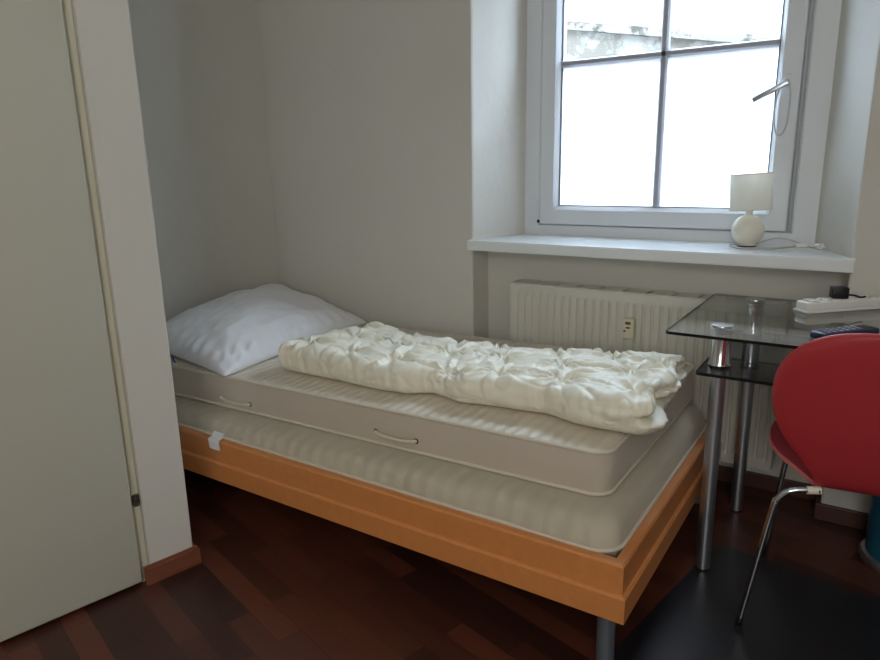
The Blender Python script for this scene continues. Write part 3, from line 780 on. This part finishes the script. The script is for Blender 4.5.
# spine: (y, z, halfwidth, sideways curvature)   local y; back of chair at -y
spine = [(-.335, .826, .070, .014), (-.3345, .823, .110, .020), (-.332, .814, .152, .027), (-.328, .796, .190, .033), (-.322, .770, .221, .037), (-.312, .735, .243, .038), (-.300, .690, .253, .037), (-.287, .640, .251, .034), (-.273, .590, .238, .029), (-.258, .541, .212, .022), (-.243, .498, .178, .014), (-.226, .459, .152, .006), (-.203, .432, .148, .0), (-.168, .424, .162, -.004), (-.12, .426, .192, -.008), (-.07, .428, .222, -.009), (-.01, .432, .243, -.010), (.06, .438, .247, -.010), (.12, .442, .240, -.010), (.17, .443, .220, -.008), (.205, .439, .188, -.005), (.225, .432, .150, -.002), (.232, .427, .110, 0)]
def shell():
    S = catmull([(a_, b_, c_) for a_, b_, c_, _ in spine], 3); K = catmull([(d_, 0, 0) for *_, d_ in spine], 3)
    bm = bmesh.new(); m = 28; rows = []
    for s, k in zip(S, K):
        row = []
        for j in range(m + 1):
            v = -1 + 2 * j / m; x = s.z * math.sin(v * PI / 2 * .92) / math.sin(PI / 2 * .92)
            c = k.x * v * v * 1.0
            back = 1 if k.x > 0 else 0
            row.append(bm.verts.new((x, s.x + (c if k.x > 0 else 0), s.y + (-c if k.x <= 0 else 0))))
        rows.append(row)
    for r0, r1 in zip(rows, rows[1:]):
        for j in range(m): bm.faces.new((r0[j], r0[j + 1], r1[j + 1], r1[j]))
    o = frombm('shell', bm, [M['red'], M['redrim']], ch, smooth=True)
    md = o.modifiers.new('thickness', 'SOLIDIFY'); md.thickness = .010; md.offset = 0; md.material_offset_rim = 1
    md2 = o.modifiers.new('edge', 'BEVEL'); md2.width = .002; md2.segments = 2; md2.limit_method = 'ANGLE'; md2.angle_limit = math.radians(60)
    return o
shell()
def cl(p): return tuple(Vector(p) - CH)
for sx in (-1, 1):
    def fx(x): return CH.x + sx * (CH.x - x)
    pts = [cl((fx(2.53), -.725, .417)), cl((fx(2.495), -.733, .416)), cl((fx(2.463), -.739, .407)), cl((fx(2.443), -.740, .383)), cl((fx(2.436), -.739, .36)), cl((fx(2.41), -.735, .18)), cl((fx(2.386), -.732, .012))]
    bm = bmesh.new(); tube(bm, catmull(pts, 6), .0075, 12); lg = frombm('leg', bm, M['chrome'], ch, smooth=True)
    bm = bmesh.new(); tube(bm, [cl((fx(2.3868), -.732, .014)), cl((fx(2.385), -.732, 0))], .0095, 12); frombm('foot_cap', bm, M['rubber'], lg)
    bm = bmesh.new(); tube(bm, [cl((fx(2.532), -.722, .417)), cl((fx(2.503), -.731, .416))], .0095, 12); frombm('end_plug', bm, M['ceramic'], lg)
    pts = [cl((fx(2.55), -.44, .417)), cl((fx(2.51), -.43, .417)), cl((fx(2.488), -.425, .408)), cl((fx(2.474), -.42, .383)), cl((fx(2.467), -.416, .36)), cl((fx(2.438), -.36, .012))]
    bm = bmesh.new(); tube(bm, catmull(pts, 6), .0075, 12); lg = frombm('leg', bm, M['chrome'], ch, smooth=True)
    bm = bmesh.new(); tube(bm, [cl((fx(2.4383), -.3606, .014)), cl((fx(2.4375), -.360, 0))], .0095, 12); frombm('foot_cap', bm, M['rubber'], lg)
bm = bmesh.new()
tube(bm, [cl((2.53, -.44, .417)), cl((2.80, -.44, .417))], .0075, 10)
box(bm, -.05, .05, -.10, .085, .412, .420, .002)
frombm('seat_bracket', bm, M['satin'], ch, autosm=40)

# ------------------------------------------------------------------ floor mat and bin
mt = mat('mat_plastic', srgb(30, 29, 34), .32, bump=.05, bscale=200, var=.05)
bm = bmesh.new(); T = Matrix.Rotation(math.radians(-10), 4, 'Z'); prism(bm, rrect(-.02, 1.15, -1.15, 0, .03, 5), 0.0003, .003, T)
mo = frombm('floor_mat', bm, mt, autosm=30); mo.location = (2.275, -.345, 0)
tag(mo, 'dark grey plastic mat on the parquet under the chair', 'mat')
bn = empty('waste_bin', (2.755, -.165, 0)); tag(bn, 'teal round waste bin with a metal base ring below the desk', 'bin')
bm = bmesh.new(); lathe(bm, [(0, .03), (.112, .03), (.116, .29), (.113, .29), (.109, .035), (0, .035)], 48); frombm('body', bm, M['teal'], bn, autosm=35)
bm = bmesh.new(); lathe(bm, [(0, 0), (.124, 0), (.127, .006), (.127, .016), (.122, .026), (.113, .030), (0, .030)], 48); frombm('base_ring', bm, M['satin'], bn, autosm=35)

# ------------------------------------------------------------------ light, world, camera
W = bpy.data.worlds.new('sky'); bpy.context.scene.world = W; W.use_nodes = True
bg = W.node_tree.nodes['Background']; bg.inputs[0].default_value = (.64, .80, 1, 1); bg.inputs[1].default_value = 22
def area(name, loc, rot, sx, sy, power, col=(1, 1, 1), portal=False):
    l = bpy.data.lights.new(name, 'AREA'); l.shape = 'RECTANGLE'; l.size = sx; l.size_y = sy; l.energy = power; l.color = col
    if portal: l.cycles.is_portal = True
    o = bpy.data.objects.new(name, l); C.objects.link(o); o.location = loc; o.rotation_euler = rot
    return o
area('window_portal', (1.818, .45, 1.57), (-PI / 2, 0, 0), 1.13, 1.4, 1, portal=True)
area('ceiling_fill', (2.9, -3.3, 2.5), (0, 0, 0), 1.4, 1.4, 7, (1, .98, .93))  # added soft fill below the ceiling, no fixture there
area('rear_fill', (3.0, -4.2, 1.75), (math.radians(84), 0, math.radians(20)), 1.7, 1.3, 43, (1, .99, .95))  # added fill at the rear wall, brightens the window wall and bed side
cam = bpy.data.cameras.new('camera'); co = bpy.data.objects.new('camera', cam); C.objects.link(co)
cam.sensor_width = 36; cam.lens = 672.85 * 36 / 880; cam.clip_start = .02
R2 = Vector((.83573401, .54881398, -.01875815)); U2 = Vector((-.11496022, .2082597, .97129401)); F = Vector((-.5369663, .809587, -.23714149))
m3 = Matrix((R2, U2, -F)).transposed()
co.matrix_world = Matrix.Translation((2.58705552, -2.40511573, 1.17759373)) @ m3.to_4x4()
sc = bpy.context.scene; sc.camera = co
sc.view_settings.view_transform = 'Standard'; sc.view_settings.look = 'None'; sc.view_settings.exposure = .1
sc.cycles.use_denoising = True
sc.cycles.max_bounces = 12; sc.cycles.transparent_max_bounces = 12; sc.cycles.diffuse_bounces = 8
